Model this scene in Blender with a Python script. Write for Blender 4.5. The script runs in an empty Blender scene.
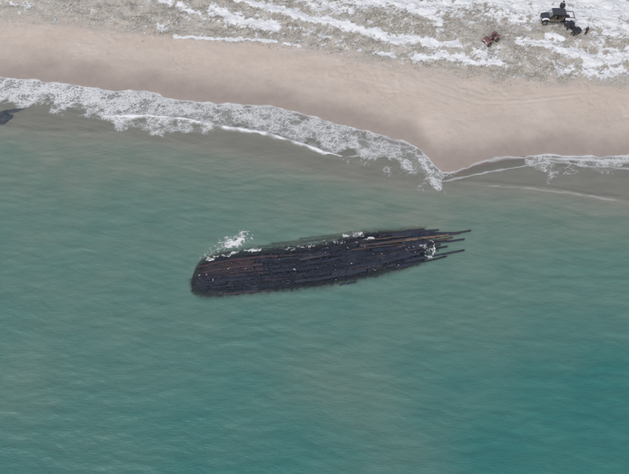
import bpy, bmesh, math, random
import numpy as np
from mathutils import Vector, Matrix

random.seed(7)
RNG = np.random.default_rng(7)
scene = bpy.context.scene
COL = scene.collection

# ------------------------------------------------------------------ camera
CAM_H, CAM_Y, PITCH, F, W0, H0 = 55.0, -20.5, 52.0, 700.0, 629.0, 474.0
cam_d = bpy.data.cameras.new('camera')
cam_d.sensor_fit = 'HORIZONTAL'; cam_d.sensor_width = 36.0
cam_d.lens = 36.0 * F / W0
cam_d.clip_start = 0.5; cam_d.clip_end = 6000
cam = bpy.data.objects.new('camera', cam_d); COL.objects.link(cam)
cam.location = (0, CAM_Y, CAM_H); cam.rotation_euler = (math.radians(90 - PITCH), 0, 0)
scene.camera = cam

# ------------------------------------------------------------------ overcast sky and sun
SUN_EL, SUN_AZ = 48.0, 215.0
world = bpy.data.worlds.new('World'); scene.world = world; world.use_nodes = True
wn = world.node_tree; wn.nodes.clear()
sky = wn.nodes.new('ShaderNodeTexSky'); sky.sky_type = 'NISHITA'; sky.sun_disc = False
sky.sun_elevation = math.radians(SUN_EL); sky.sun_rotation = math.radians(SUN_AZ)
sky.air_density = 1.0; sky.dust_density = 3.0; sky.ozone_density = 1.0
hs = wn.nodes.new('ShaderNodeHueSaturation'); hs.inputs['Saturation'].default_value = 0.34
bg = wn.nodes.new('ShaderNodeBackground'); bg.inputs['Strength'].default_value = 0.15
wo = wn.nodes.new('ShaderNodeOutputWorld')
wn.links.new(sky.outputs[0], hs.inputs['Color']); wn.links.new(hs.outputs[0], bg.inputs['Color'])
wn.links.new(bg.outputs[0], wo.inputs['Surface'])

sun_d = bpy.data.lights.new('sun', 'SUN'); sun_d.energy = 1.0
sun_d.angle = math.radians(28); sun_d.color = (1.0, 0.955, 0.9)
sun = bpy.data.objects.new('sun', sun_d); COL.objects.link(sun)
sd = Vector((math.sin(math.radians(SUN_AZ)) * math.cos(math.radians(SUN_EL)),
             math.cos(math.radians(SUN_AZ)) * math.cos(math.radians(SUN_EL)), math.sin(math.radians(SUN_EL))))
sun.rotation_euler = sd.to_track_quat('Z', 'Y').to_euler(); sun.location = sd * 120

scene.view_settings.view_transform = 'Standard'; scene.view_settings.look = 'None'
scene.view_settings.gamma = 1.0; scene.view_settings.use_curve_mapping = False
scene.view_settings.exposure = 0.1
scene.cycles.use_denoising = True
scene.cycles.max_bounces = 6
scene.cycles.transparent_max_bounces = 24

# ------------------------------------------------------------------ pixel <-> ground
CP, SP = math.cos(math.radians(PITCH)), math.sin(math.radians(PITCH))
def ground(u, v, z=0.0):
    u = np.asarray(u, float); v = np.asarray(v, float)
    dx = (u - W0 / 2) / F; dy = (H0 / 2 - v) / F
    yy = CP + dy * SP; zz = -SP + dy * CP
    k = (z - CAM_H) / zz
    return dx * k, yy * k + CAM_Y
def project(x, y, z=0.0):
    dz = np.asarray(z) - CAM_H; y = y - CAM_Y
    zc = y * CP - dz * SP
    return W0 / 2 + F * x / zc, H0 / 2 - F * (y * SP + dz * CP) / zc

# ------------------------------------------------------------------ noise
def _hash(ix, iy, seed):
    h = (ix.astype(np.int64) * 374761393 + iy.astype(np.int64) * 668265263 + seed * 974711) & 0xffffffff
    h = ((h ^ (h >> 13)) * 1274126177) & 0xffffffff
    h = h ^ (h >> 16)
    return (h & 0xffffff).astype(np.float64) / 0xffffff
def vnoise(x, y, seed=0):
    x = np.asarray(x, float); y = np.asarray(y, float)
    ix = np.floor(x); iy = np.floor(y); fx = x - ix; fy = y - iy
    fx = fx * fx * fx * (fx * (fx * 6 - 15) + 10); fy = fy * fy * fy * (fy * (fy * 6 - 15) + 10)
    a = _hash(ix, iy, seed); b = _hash(ix + 1, iy, seed); c = _hash(ix, iy + 1, seed); d = _hash(ix + 1, iy + 1, seed)
    return (a + (b - a) * fx) * (1 - fy) + (c + (d - c) * fx) * fy
def fbm(x, y, oct=4, seed=0):
    s = 0; a = 0.5; t = 0
    for o in range(oct):
        s = s + a * vnoise(x * 2 ** o + 17.3 * o, y * 2 ** o - 9.1 * o, seed + o); t += a; a *= 0.5
    return s / t
def worley(x, y, seed=0):
    ix = np.floor(x); iy = np.floor(y)
    f1 = np.full(x.shape, 9.0); f2 = np.full(x.shape, 9.0)
    for dx in (-1, 0, 1):
        for dy in (-1, 0, 1):
            cx = ix + dx; cy = iy + dy
            px = cx + _hash(cx, cy, seed + 5); py = cy + _hash(cx, cy, seed + 55)
            d = np.hypot(px - x, py - y)
            f2 = np.where(d < f1, f1, np.minimum(f2, d)); f1 = np.minimum(f1, d)
    return f1, f2
def smooth(a, b, x):
    t = np.clip((x - a) / (b - a), 0, 1); return t * t * (3 - 2 * t)
def seg_dist(u, v, pts):
    """distance (in photo pixels) from points to a polyline, and position along it"""
    best = np.full(np.shape(u), 1e9); par = np.zeros(np.shape(u)); n = len(pts) - 1
    for i in range(n):
        (x0, y0), (x1, y1) = pts[i], pts[i + 1]
        l2 = (x1 - x0) ** 2 + (y1 - y0) ** 2
        t = np.clip(((u - x0) * (x1 - x0) + (v - y0) * (y1 - y0)) / l2, 0, 1)
        d = np.hypot(u - x0 - t * (x1 - x0), v - y0 - t * (y1 - y0))
        m = d < best; best = np.where(m, d, best); par = np.where(m, (i + t) / n, par)
    return best, par

# ------------------------------------------------------------------ traced shore lines (photo pixels -> metres)
A_PX = [(-120, 70), (0, 77), (60, 83), (110, 90), (150, 91.5), (165, 98), (220, 104), (270, 106), (310, 116), (370, 132), (408, 143),
        (422, 151), (432, 163), (439, 171), (447, 173), (460, 170), (475, 164), (500, 157.5), (540, 155), (600, 156), (629, 155), (760, 153)]
B_PX = [(-120, 124), (0, 127), (60, 131), (130, 134), (180, 141), (260, 156), (340, 173), (400, 184), (450, 187), (510, 187), (570, 193), (629, 203), (760, 222)]
C_PX = [(-120, 16), (0, 21), (60, 26), (110, 31), (150, 36), (200, 41), (260, 45), (320, 55), (380, 66), (430, 73), (470, 80), (500, 84), (540, 87), (629, 86), (760, 84)]
def curve(px, z):
    p = np.array(px, float); x, y = ground(p[:, 0], p[:, 1], z); return x, y
_ax, _ay = curve(A_PX, 0.0); _bx, _by = curve(B_PX, 0.0); _cx, _cy = curve(C_PX, 1.3)
def _lin(x, px, py):
    # linear, smoothed by averaging a small window so that the contour has no corners
    return (np.interp(x - 0.35, px, py) + np.interp(x, px, py) + np.interp(x + 0.35, px, py)) / 3
def yA(x): return _lin(x, _ax, _ay)
def yB(x): return _lin(x, _bx, _by)
def yC(x): return _lin(x, _cx, _cy)
def terr(x, y):
    x = np.asarray(x, float); y = np.asarray(y, float)
    a, b, c = yA(x), yB(x), yC(x)
    z = np.empty(np.broadcast(x, y).shape)
    s = (y - a)
    # beach face and berm
    t = np.clip((y - a) / np.maximum(c - a, 1), 0, 1)
    beach = 1.30 * (t ** 0.85)
    back = 1.30 + 0.9 * smooth(0, 9, y - c) + np.clip(y - c - 9, 0, 400) * 0.012
    shelf = -0.13 * np.clip((a - y) / np.maximum(a - b, 0.5), 0, 1) ** 1.2
    off = np.maximum(b - y, 0)
    sea = -0.13 - 0.34 * (1 - np.exp(-off / 2.2)) - (0.058 + 0.020 * smooth(-20, 25, x)) * off
    # a sand bank running seaward below the wreck, and a hole on the right
    bank = np.exp(-(((x - 3.0 + (y - 10) * 0.25) / 6.5) ** 2)) * smooth(17, 4, y) + 0.55 * np.exp(-((x + 20) / 11) ** 2) * smooth(20, 5, y)
    sea = sea + bank * 0.85 - 0.9 * smooth(10, 34, x) * smooth(26, 2, y)
    sea = sea + (fbm(x * 0.11, y * 0.16, 3, 13) - .5) * 1.0 * smooth(0, 8, off)
    sea = np.minimum(sea, -0.13)
    sea = np.maximum(sea, -7 - 0.002 * off)
    z = np.where(y > c, back, np.where(y > a, beach, np.where(y > b, shelf, sea)))
    n = (fbm(x * 0.35, y * 0.6, 3, 3) - 0.5)
    z = z + n * np.where(y > a, 0.12 * smooth(0, 3, s), -0.0) + np.where(y < b, n * 0.22 * smooth(0, 4, off), 0)
    z = z + np.where(y > c, (fbm(x * 0.5, y * 0.8, 4, 11) - 0.5) * 0.7 * smooth(0, 3, y - c), 0)
    return z
def on_land(u, v):
    """where the sight line through a photo pixel meets the ground"""
    z = 1.5
    for _ in range(30):
        x, y = ground(u, v, z); z = 0.5 * z + 0.5 * float(terr(x, y))
    return float(x), float(y), float(terr(x, y))

# ------------------------------------------------------------------ material helpers
def mat(name):
    m = bpy.data.materials.new(name); m.use_nodes = True
    nt = m.node_tree; b = nt.nodes['Principled BSDF']; return m, nt, b
def node(nt, typ, **kw):
    n = nt.nodes.new(typ)
    for k, v in kw.items():
        if k in n.inputs.keys(): n.inputs[k].default_value = v
        else: setattr(n, k, v)
    return n
def noise_tex(nt, scale, detail=5, rough=0.6, coord='Object', stretch=None):
    tc = nt.nodes.new('ShaderNodeTexCoord'); src = tc.outputs[coord]
    if stretch:
        mp = nt.nodes.new('ShaderNodeMapping'); mp.inputs['Scale'].default_value = stretch[:3]
        if len(stretch) > 3: mp.inputs['Rotation'].default_value = (0, 0, stretch[3])
        nt.links.new(src, mp.inputs['Vector']); src = mp.outputs[0]
    n = node(nt, 'ShaderNodeTexNoise', Scale=scale, Detail=detail, Roughness=rough)
    nt.links.new(src, n.inputs['Vector']); return n.outputs['Fac']
def ramp(nt, fac, stops):
    r = nt.nodes.new('ShaderNodeValToRGB'); e = r.color_ramp.elements
    while len(e) < len(stops): e.new(0.5)
    for i, (p, c) in enumerate(stops):
        e[i].position = p; e[i].color = (*c, 1) if len(c) == 3 else c
    nt.links.new(fac, r.inputs[0]); return r.outputs[0]
def mixc(nt, fac, a, b, typ='MIX'):
    n = nt.nodes.new('ShaderNodeMix'); n.data_type = 'RGBA'; n.blend_type = typ
    for s, v in ((0, fac), (6, a), (7, b)):
        if hasattr(v, 'is_linked'): nt.links.new(v, n.inputs[s])
        else: n.inputs[s].default_value = v if s == 0 else (*v, 1)
    return n.outputs[2]
def math_n(nt, op, a, b):
    n = nt.nodes.new('ShaderNodeMath'); n.operation = op
    for i, v in enumerate((a, b)):
        if hasattr(v, 'is_linked'): nt.links.new(v, n.inputs[i])
        else: n.inputs[i].default_value = v
    return n.outputs[0]
def bump(nt, b, h, strength, dist):
    n = node(nt, 'ShaderNodeBump', Strength=strength, Distance=dist)
    nt.links.new(h, n.inputs['Height']); nt.links.new(n.outputs[0], b.inputs['Normal']); return n
def attr(nt, name):
    n = nt.nodes.new('ShaderNodeAttribute'); n.attribute_name = name; return n.outputs['Fac']

def mottled(name, c0, c1, scale=6, rough=0.6, bumpy=0.3, dist=0.01, stretch=None, spec=0.5, metal=0.0, detail=5):
    m, nt, b = mat(name)
    f = noise_tex(nt, scale, detail, 0.62, 'Object', stretch)
    nt.links.new(ramp(nt, f, [(0.3, c0), (0.7, c1)]), b.inputs['Base Color'])
    b.inputs['Roughness'].default_value = rough; b.inputs['Specular IOR Level'].default_value = spec
    b.inputs['Metallic'].default_value = metal
    if bumpy: bump(nt, b, noise_tex(nt, scale * 3, 4, 0.6, 'Object', stretch), bumpy, dist)
    return m

# beach and dune ground
def ground_material():
    m, nt, b = mat('sand_and_turf')
    wet, grass = attr(nt, 'wet'), attr(nt, 'turf')
    big = noise_tex(nt, 0.16, 4, 0.55, 'Object', (1, 2.2, 1, 0.12)); mid = noise_tex(nt, 1.1, 6, 0.65); fine = noise_tex(nt, 9, 6, 0.75); grit = noise_tex(nt, 40, 3, 0.8)
    sand = ramp(nt, big, [(0.28, (0.46, 0.396, 0.355)), (0.5, (0.52, 0.452, 0.408)), (0.72, (0.57, 0.508, 0.465))])
    sand = mixc(nt, 0.35, sand, ramp(nt, mid, [(0.3, (0.40, 0.34, 0.305)), (0.7, (0.57, 0.495, 0.445))]))
    sand = mixc(nt, 0.25, sand, ramp(nt, fine, [(0.3, (0.30, 0.25, 0.22)), (0.7, (0.62, 0.53, 0.46))]))
    wets = ramp(nt, mid, [(0.3, (0.27, 0.226, 0.203)), (0.7, (0.325, 0.277, 0.252))])
    wets = mixc(nt, 0.25, wets, ramp(nt, fine, [(0.3, (0.24, 0.20, 0.18)), (0.7, (0.38, 0.325, 0.29))]))
    col = mixc(nt, wet, sand, wets)
    turf = ramp(nt, fine, [(0.25, (0.22, 0.205, 0.185)), (0.5, (0.40, 0.375, 0.345)), (0.75, (0.56, 0.53, 0.49))])
    turf = mixc(nt, 0.5, turf, ramp(nt, mid, [(0.3, (0.33, 0.32, 0.285)), (0.7, (0.50, 0.455, 0.42))]))
    col = mixc(nt, grass, col, turf)
    nt.links.new(col, b.inputs['Base Color'])
    r = nt.nodes.new('ShaderNodeMapRange'); r.inputs['To Min'].default_value = 0.95; r.inputs['To Max'].default_value = 0.42
    nt.links.new(wet, r.inputs['Value']); nt.links.new(r.outputs[0], b.inputs['Roughness'])
    h = math_n(nt, 'ADD', mid, math_n(nt, 'MULTIPLY', fine, 0.4)); h = math_n(nt, 'ADD', h, math_n(nt, 'MULTIPLY', grit, 0.08))
    dry = math_n(nt, 'SUBTRACT', 1.0, math_n(nt, 'MULTIPLY', wet, 0.75))
    bn = bump(nt, b, math_n(nt, 'MULTIPLY', h, dry), 0.6, 0.16)
    return m
# ------------------------------------------------------------------ object helpers
def link(name, me, m=None, parent=None, label=None, cat=None, group=None, kind=None):
    o = bpy.data.objects.new(name, me); COL.objects.link(o)
    if m is not None: me.materials.append(m)
    if parent is not None: o.parent = parent
    for k, v in (('label', label), ('category', cat), ('group', group), ('kind', kind)):
        if v: o[k] = v
    return o
def thing(name, label, cat, loc=(0, 0, 0), rz=0.0, group=None):
    o = bpy.data.objects.new(name, None); COL.objects.link(o); o.empty_display_size = 0.3
    o.location = loc; o.rotation_euler = (0, 0, rz); o['label'] = label; o['category'] = cat
    if group: o['group'] = group
    return o
def grid_mesh(name, X, Y, Z, keep=None, attrs=None, smooth_shade=True):
    """X, Y, Z: arrays (rows, cols); keep: bool per vertex - a quad stays when all four of its corners are kept"""
    r, c = X.shape
    idx = np.arange(r * c).reshape(r, c)
    q = np.stack([idx[:-1, :-1], idx[:-1, 1:], idx[1:, 1:], idx[1:, :-1]], -1).reshape(-1, 4)
    co = np.stack([X.ravel(), Y.ravel(), Z.ravel()], -1)
    at = {k: v.ravel() for k, v in (attrs or {}).items()}
    if keep is not None:
        k = keep.ravel(); q = q[k[q].sum(1) >= 3]
        used = np.zeros(r * c, bool); used[q.ravel()] = True
        remap = np.cumsum(used) - 1; q = remap[q]; co = co[used]; at = {n: v[used] for n, v in at.items()}
    return raw_mesh(name, co, q, at, smooth_shade)
def raw_mesh(name, co, q, at=None, smooth_shade=True):
    me = bpy.data.meshes.new(name); n, k = q.shape
    me.vertices.add(len(co)); me.vertices.foreach_set('co', np.asarray(co, np.float32).ravel())
    me.loops.add(n * k); me.loops.foreach_set('vertex_index', q.astype(np.int32).ravel())
    me.polygons.add(n); me.polygons.foreach_set('loop_start', np.arange(0, n * k, k, dtype=np.int32))
    me.polygons.foreach_set('loop_total', np.full(n, k, np.int32))
    me.polygons.foreach_set('use_smooth', np.full(n, smooth_shade))
    for nme, v in (at or {}).items():
        a = me.attributes.new(nme, 'FLOAT', 'POINT'); a.data.foreach_set('value', np.asarray(v, np.float32))
    me.update(calc_edges=True); me.validate(); return me
def axis(lo, hi, step, far, grow=1.35):
    core = np.arange(lo, hi + step / 2, step); out = []; s = step; p = core[-1]
    while p < far[1]: s *= grow; p += s; out.append(p)
    pre = []; s = step; p = core[0]
    while p > far[0]: s *= grow; p -= s; pre.append(p)
    return np.array(pre[::-1] + list(core) + out)

# ------------------------------------------------------------------ ground: one sheet, seabed to dune to horizon
gx = axis(-54, 54, 0.16, (-2200, 2200)); gy = np.concatenate([axis(-8, 26, 0.3, (-2200, 26))[:-1] if False else np.array([]), []])
_y1 = axis(-8, 25.7, 0.3, (-2200, 0)); _y1 = _y1[_y1 <= 25.75]
_y2 = axis(26.0, 66, 0.14, (0, 2200)); _y2 = _y2[_y2 >= 25.95]
gy = np.concatenate([_y1, _y2])
GX, GY = np.meshgrid(gx, gy)
GZ = terr(GX, GY)
GU, GV = project(GX, GY, GZ)
a_, c_ = yA(GX), yC(GX)
wet = 1 - smooth(0.8, 6.0, (GY - a_) + (fbm(GX * 0.22, GY * 0.3, 4, 21) - 0.5) * 3.0)
wet = np.maximum(wet, 0.30 * (1 - smooth(3.0, 7.0, (GY - a_) + (fbm(GX * 0.5, GY * 0.5, 3, 22) - 0.5) * 3)))
# a damp smear high on the beach, left
dd, _ = seg_dist(GU, GV, [(82, 72), (96, 64), (108, 56)])
wet = np.maximum(wet, 0.55 * np.exp(-(dd / 6) ** 2) * smooth(0.35, 0.65, fbm(GX * 1.3, GY * 1.3, 3, 31)))
turf = smooth(-0.6, 2.2, (GY - c_) + (fbm(GX * 0.35, GY * 0.7, 4, 41) - 0.5) * 5.0)
# vehicle ruts curving down the upper beach on the right
for pts, dep in (([(418, 84), (452, 96), (480, 104), (520, 103), (580, 97)], 0.03), ([(430, 79), (460, 91), (488, 99), (525, 98), (585, 92)], 0.03),
                 ([(330, 74), (380, 86), (420, 92), (450, 104)], 0.02)):
    d, _ = seg_dist(GU, GV, pts)
    GZ = GZ - dep * np.exp(-(d / 1.1) ** 2) + dep * 0.5 * np.exp(-((d - 2.4) / 1.0) ** 2)
# footprints and small hummocks on the dry sand
foot = smooth(0.62, 0.8, vnoise(GX * 2.4, GY * 2.4, 61)) * smooth(0.5, 0.62, fbm(GX * 0.25, GY * 0.3, 3, 62))
GZ = GZ - 0.05 * foot * smooth(3.5, 5, GY - a_)
gm = grid_mesh('beach', GX, GY, GZ, None, {'wet': wet, 'turf': turf})
link('beach', gm, ground_material(), kind='structure')

# ------------------------------------------------------------------ water: closed body of turbid sea water
def waves(x, y):
    h = 0
    wob = (fbm(x * 0.10, y * 0.10, 3, 71) - 0.5) * 3
    for lam, ang, amp, sd_ in ((3.4, 97, .016, 1), (1.9, 86, .018, 2), (1.25, 101, .016, 3), (0.92, 78, .011, 4), (0.70, 112, .006, 5), (0.55, 66, .004, 6)):
        kx, ky = math.cos(math.radians(ang)), math.sin(math.radians(ang))
        ph = (kx * x + ky * y) * 2 * math.pi / lam + wob * (1.0 + 0.5 * sd_) + (vnoise(x * 0.35 + sd_ * 7, y * 0.6, 80 + sd_) - .5) * 5
        env = 0.2 + 1.2 * vnoise(x * 0.18 / (lam ** .5) + 31 * sd_, y * 0.3 / (lam ** .5), 90 + sd_)
        h = h + amp * np.sin(ph) * env
    return h
wx = axis(-50, 50, 0.11, (-2200, 2200)); _w1 = axis(-3, 50, 0.11, (-2200, 51)); wy = _w1[_w1 < 50.5]
WX, WY = np.meshgrid(wx, wy)
inner = smooth(2200, 60, np.hypot(WX, WY - 20))
dsh = yA(WX) - WY
WZ = waves(WX, WY) * smooth(-0.2, 9, dsh) * inner
WU, WV = project(WX, WY, 0 * WX)
L1 = [(104, 117), (125, 116.5), (150, 116.5), (185, 120), (222, 127), (268, 134.5), (300, 144), (325, 153), (342, 156)]
L2 = [(440, 181), (480, 183), (520, 186), (560, 190), (629, 201), (740, 219)]
L3 = [(-100, 125), (0, 128), (60, 132), (135, 133)]
for pts, hgt, wd in ((L1, 0.16, 3.0), (L2, 0.10, 2.2), (L3, 0.09, 3.0)):
    d, p = seg_dist(WU, WV, pts)
    WZ = WZ + hgt * np.exp(-(d / wd) ** 2) * np.minimum(1, 5 * np.minimum(p, 1 - p) + 0.1)
WZ = np.where(dsh > 0, WZ, np.minimum(WZ * 0, 0) + np.maximum(dsh * 0.25, -1.2))   # runs under the sand on the landward side
SEA_GRID = (WX, WY, WZ)      # the sheet is built after the wreck, whose timbers set the depth of water over them

def water_material():
    """turbid sea: what lies below is dimmed by exp(-k depth) for each colour, the water itself scatters back the rest"""
    m = bpy.data.materials.new('sea_water'); m.use_nodes = True; nt = m.node_tree; nt.nodes.clear()
    out = nt.nodes.new('ShaderNodeOutputMaterial')
    h1 = noise_tex(nt, 1.5, 5, 0.62, 'Object', (0.6, 1.7, 1, 0.10)); h2 = noise_tex(nt, 4.5, 4, 0.6, 'Object', (0.7, 1.6, 1, -0.22))
    h = math_n(nt, 'ADD', h1, math_n(nt, 'MULTIPLY', h2, 0.45))
    bn = node(nt, 'ShaderNodeBump', Strength=0.85, Distance=0.105); nt.links.new(h, bn.inputs['Height'])
    dep = math_n(nt, 'MAXIMUM', attr(nt, 'depth'), 0.0)
    T = nt.nodes.new('ShaderNodeCombineColor'); I = nt.nodes.new('ShaderNodeCombineColor')
    for k, sig in enumerate((1.15, 0.80, 0.84)):
        t = math_n(nt, 'POWER', math.exp(-sig), dep); nt.links.new(t, T.inputs[k]); nt.links.new(math_n(nt, 'SUBTRACT', 1.0, t), I.inputs[k])
    big = noise_tex(nt, 0.07, 4, 0.6, 'Object', (1, 1.6, 1, 0.3)); mid = noise_tex(nt, 0.5, 5, 0.6, 'Object', (0.6, 1.5, 1, 0.15))
    deep = ramp(nt, big, [(0.3, (0.024, 0.150, 0.144)), (0.7, (0.046, 0.180, 0.168))])
    deep = mixc(nt, 0.3, deep, ramp(nt, mid, [(0.3, (0.034, 0.15, 0.143)), (0.7, (0.080, 0.210, 0.192))]))
    silt = ramp(nt, mid, [(0.3, (0.215, 0.255, 0.222)), (0.7, (0.265, 0.300, 0.262))])
    mr = nt.nodes.new('ShaderNodeMapRange'); mr.interpolation_type = 'LINEAR'
    mr.inputs['From Min'].default_value = 0.5; mr.inputs['From Max'].default_value = 2.7; nt.links.new(attr(nt, 'bed'), mr.inputs['Value'])
    green = ramp(nt, mid, [(0.3, (0.135, 0.218, 0.182)), (0.7, (0.185, 0.265, 0.222))])
    m2 = nt.nodes.new('ShaderNodeMapRange'); m2.interpolation_type = 'SMOOTHSTEP'
    m2.inputs['From Min'].default_value = 0.12; m2.inputs['From Max'].default_value = 0.75; nt.links.new(attr(nt, 'bed'), m2.inputs['Value'])
    body = mixc(nt, mr.outputs[0], mixc(nt, m2.outputs[0], silt, green), deep)
    df = nt.nodes.new('ShaderNodeBsdfDiffuse'); nt.links.new(mixc(nt, 1.0, body, I.outputs[0], 'MULTIPLY'), df.inputs['Color']); nt.links.new(bn.outputs[0], df.inputs['Normal'])
    tr = nt.nodes.new('ShaderNodeBsdfTransparent'); nt.links.new(T.outputs[0], tr.inputs['Color'])
    ad = nt.nodes.new('ShaderNodeAddShader'); nt.links.new(tr.outputs[0], ad.inputs[0]); nt.links.new(df.outputs[0], ad.inputs[1])
    fr = node(nt, 'ShaderNodeFresnel', IOR=1.34); nt.links.new(bn.outputs[0], fr.inputs['Normal'])
    gl = node(nt, 'ShaderNodeBsdfGlossy', Roughness=0.06); nt.links.new(bn.outputs[0], gl.inputs['Normal'])
    mx = nt.nodes.new('ShaderNodeMixShader')
    nt.links.new(fr.outputs[0], mx.inputs[0]); nt.links.new(ad.outputs[0], mx.inputs[1]); nt.links.new(gl.outputs[0], mx.inputs[2])
    nt.links.new(mx.outputs[0], out.inputs['Surface']); return m

# ------------------------------------------------------------------ surf foam
def foam_material(name, tint=(0.80, 0.82, 0.85)):
    m = bpy.data.materials.new(name); m.use_nodes = True; nt = m.node_tree; b = nt.nodes['Principled BSDF']; out = nt.nodes['Material Output']
    f = noise_tex(nt, 14, 4, 0.7)
    nt.links.new(ramp(nt, f, [(0.3, tuple(t * 0.86 for t in tint)), (0.7, tint)]), b.inputs['Base Color'])
    b.inputs['Roughness'].default_value = 0.7
    bump(nt, b, noise_tex(nt, 22, 4, 0.7), 0.5, 0.02)
    tr = nt.nodes.new('ShaderNodeBsdfTransparent'); mx = nt.nodes.new('ShaderNodeMixShader')
    nt.links.new(attr(nt, 'cover'), mx.inputs[0]); nt.links.new(tr.outputs[0], mx.inputs[1]); nt.links.new(b.outputs[0], mx.inputs[2])
    nt.links.new(mx.outputs[0], out.inputs['Surface']); return m
FOAM = foam_material('surf_foam')
def water_height(x, y, u, v):
    ds = yA(x) - y
    z = waves(x, y) * smooth(-0.2, 9, ds)
    for pts, hgt, wd in ((L1, 0.16, 3.0), (L2, 0.10, 2.2), (L3, 0.09, 3.0)):
        d, p = seg_dist(u, v, pts); z = z + hgt * np.exp(-(d / wd) ** 2) * np.minimum(1, 5 * np.minimum(p, 1 - p) + 0.1)
    return np.maximum(z, terr(x, y))
fx = np.arange(-50, 50, 0.055); fy = np.arange(26, 51, 0.055)
FX, FY = np.meshgrid(fx, fy)
FU, FV = project(FX, FY, 0 * FX)
sel = (FY < yA(FX) + 0.8) & (FV < 206)
# only the strip near the shore is worth evaluating
def foam_fields(x, y, u, v):
    ed = yA(x) - y + (fbm(x * 0.8, y * 0.8, 3, 101) - 0.5) * 0.5                      # metres seaward of the swash edge
    ins = smooth(-0.03, 0.06, ed)
    lowu = np.interp(u, [-120, 0, 30, 60, 100, 118, 150, 200, 230, 300, 345, 380, 410, 440, 446, 520, 560, 629, 740],
                     [104, 107, 108, 112, 119, 132, 134, 130, 136, 150, 160, 160, 172, 187, 178, 168, 178, 172, 170])
    topu = np.interp(u, [p[0] for p in A_PX], [p[1] for p in A_PX])
    hgt = np.maximum(lowu - topu, 1)
    t = (v - topu) / hgt
    dens = np.interp(u, [-120, 0, 60, 110, 170, 230, 300, 345, 380, 420, 440, 447, 500, 545, 560, 600, 629, 740],
                     [.85, .85, .95, .85, .75, .75, .68, .72, .55, .60, .66, .3, .25, .58, .34, .58, .62, .5])
    body = dens * (1 - smooth(0.62, 1.12, t + (fbm(x * 0.5, y * 0.5, 3, 111) - 0.5) * 0.9)) * ins
    # streaky lace under the crest on the left, loose streaks in the middle
    d, _ = seg_dist(u, v, [(122, 122), (150, 127), (178, 129), (205, 131)]); body = np.maximum(body, 0.62 * np.exp(-(d / 6) ** 2))
    d, _ = seg_dist(u, v, [(345, 158), (390, 172), (420, 184), (442, 188)]); body = np.maximum(body, 0.24 * np.exp(-(d / 8) ** 2))
    d, _ = seg_dist(u, v, [(414, 150), (428, 170), (437, 186)]); body = np.maximum(body, 0.78 * np.exp(-(d / 5.5) ** 2) * ins)
    d, _ = seg_dist(u, v, [(545, 160), (552, 172), (548, 181)]); body = np.maximum(body, 0.6 * np.exp(-(d / 6) ** 2))
    d, _ = seg_dist(u, v, L1); body = np.where((v > np.interp(u, [p[0] for p in L1], [p[1] for p in L1])) & (u > 215) & (u < 340), body * 0.35, body)
    line = np.zeros_like(body)
    def stroke(pts, wd, amp, taper=True):
        d, p = seg_dist(u, v + (fbm(x * 1.4, y * 1.4, 3, 121) - 0.5) * 2.0, pts)
        k = np.minimum(1, 6 * np.minimum(p, 1 - p) + 0.15) if taper else 1
        return amp * np.exp(-(d / (wd * (0.5 + vnoise(x * 1.1, y * 1.1, 131)) * np.maximum(k, .3))) ** 2)
    line = np.maximum(line, np.exp(-((ed - 0.12) / (0.05 + 0.20 * vnoise(x * 0.7, y * 0.7, 141))) ** 2) *
                      np.interp(u, [0, 40, 160, 300, 420, 440, 450, 470, 500, 560, 629], [.75, .9, .9, .75, .8, .95, .7, .6, .75, .9, .9]))
    line = np.maximum(line, stroke(L1, 1.5, 1.3) * (0.45 + 0.75 * smooth(.25, .6, fbm(x * .8, y * .8, 3, 145)))); line = np.maximum(line, .5 * stroke([(p_[0], p_[1] - 2.5) for p_ in L1], 3.0, 1.0) * smooth(.4, .6, fbm(x * 2.2, y * 2.2, 3, 146)))
    line = np.maximum(line, stroke([(440, 182), (470, 176), (500, 170), (530, 165), (552, 161), (590, 166), (629, 169)], 0.9, 0.62, False))
    line = np.maximum(line, stroke([(545, 158), (580, 160), (629, 161), (700, 160)], 1.5, 0.8))
    line = np.maximum(line, stroke([(430, 143), (441, 149), (452, 156), (455, 164)], 0.6, 0.42))
    line = np.maximum(line, stroke([(350, 138), (390, 145), (415, 148)], 1.1, 0.6))
    line = np.maximum(line, stroke([(345, 157), (380, 154), (410, 151)], 1.1, 0.5))
    line = np.maximum(line, stroke([(480, 186), (520, 188), (570, 193), (629, 203)], 0.8, 0.22))
    # lace: cell walls of two sizes, warped
    wx_ = x + (fbm(x * 1.2, y * 1.2, 3, 151) - .5) * 1.0; wy_ = y + (fbm(x * 1.2 + 40, y * 1.2, 3, 152) - .5) * 1.0
    f1, f2 = worley(wx_ * 1.5, wy_ * 1.9, 161); g1, g2 = worley(wx_ * 4.2, wy_ * 4.8, 162)
    wall = np.maximum(1 - (f2 - f1) / 0.30, 0.85 * (1 - (g2 - g1) / 0.34))
    patch = fbm(x * 0.9, y * 1.1, 4, 163)
    lace = smooth(-0.12, 0.50, wall + (patch - 0.5) * 1.6 - (1.14 - body * 1.22)) * smooth(0.03, .2, body)
    cov = np.maximum(lace * np.clip(0.29 + 0.56 * body, 0, .88), np.clip(line * (0.62 + 0.7 * (patch - .3)), 0, 1))
    cov = np.maximum(cov, (0.12 + .28 * smooth(.35, .6, patch)) * smooth(0.3, 0.8, body))
    return np.clip(cov, 0, 0.97)
cov = np.zeros(FX.shape); zz = np.zeros(FX.shape)
cov[sel] = foam_fields(FX[sel], FY[sel], FU[sel], FV[sel])
keep = cov > 0.05
zz[sel] = water_height(FX[sel], FY[sel], FU[sel], FV[sel])
FZ = zz + 0.012 + 0.035 * cov * (0.6 + 0.8 * vnoise(FX * 7, FY * 7, 171))
fm = grid_mesh('surf_foam', FX, FY, FZ, keep, {'cover': cov})
link('surf_foam', fm, FOAM, label='white lacy surf foam washing along the whole shoreline', cat='foam', kind='stuff')

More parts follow.
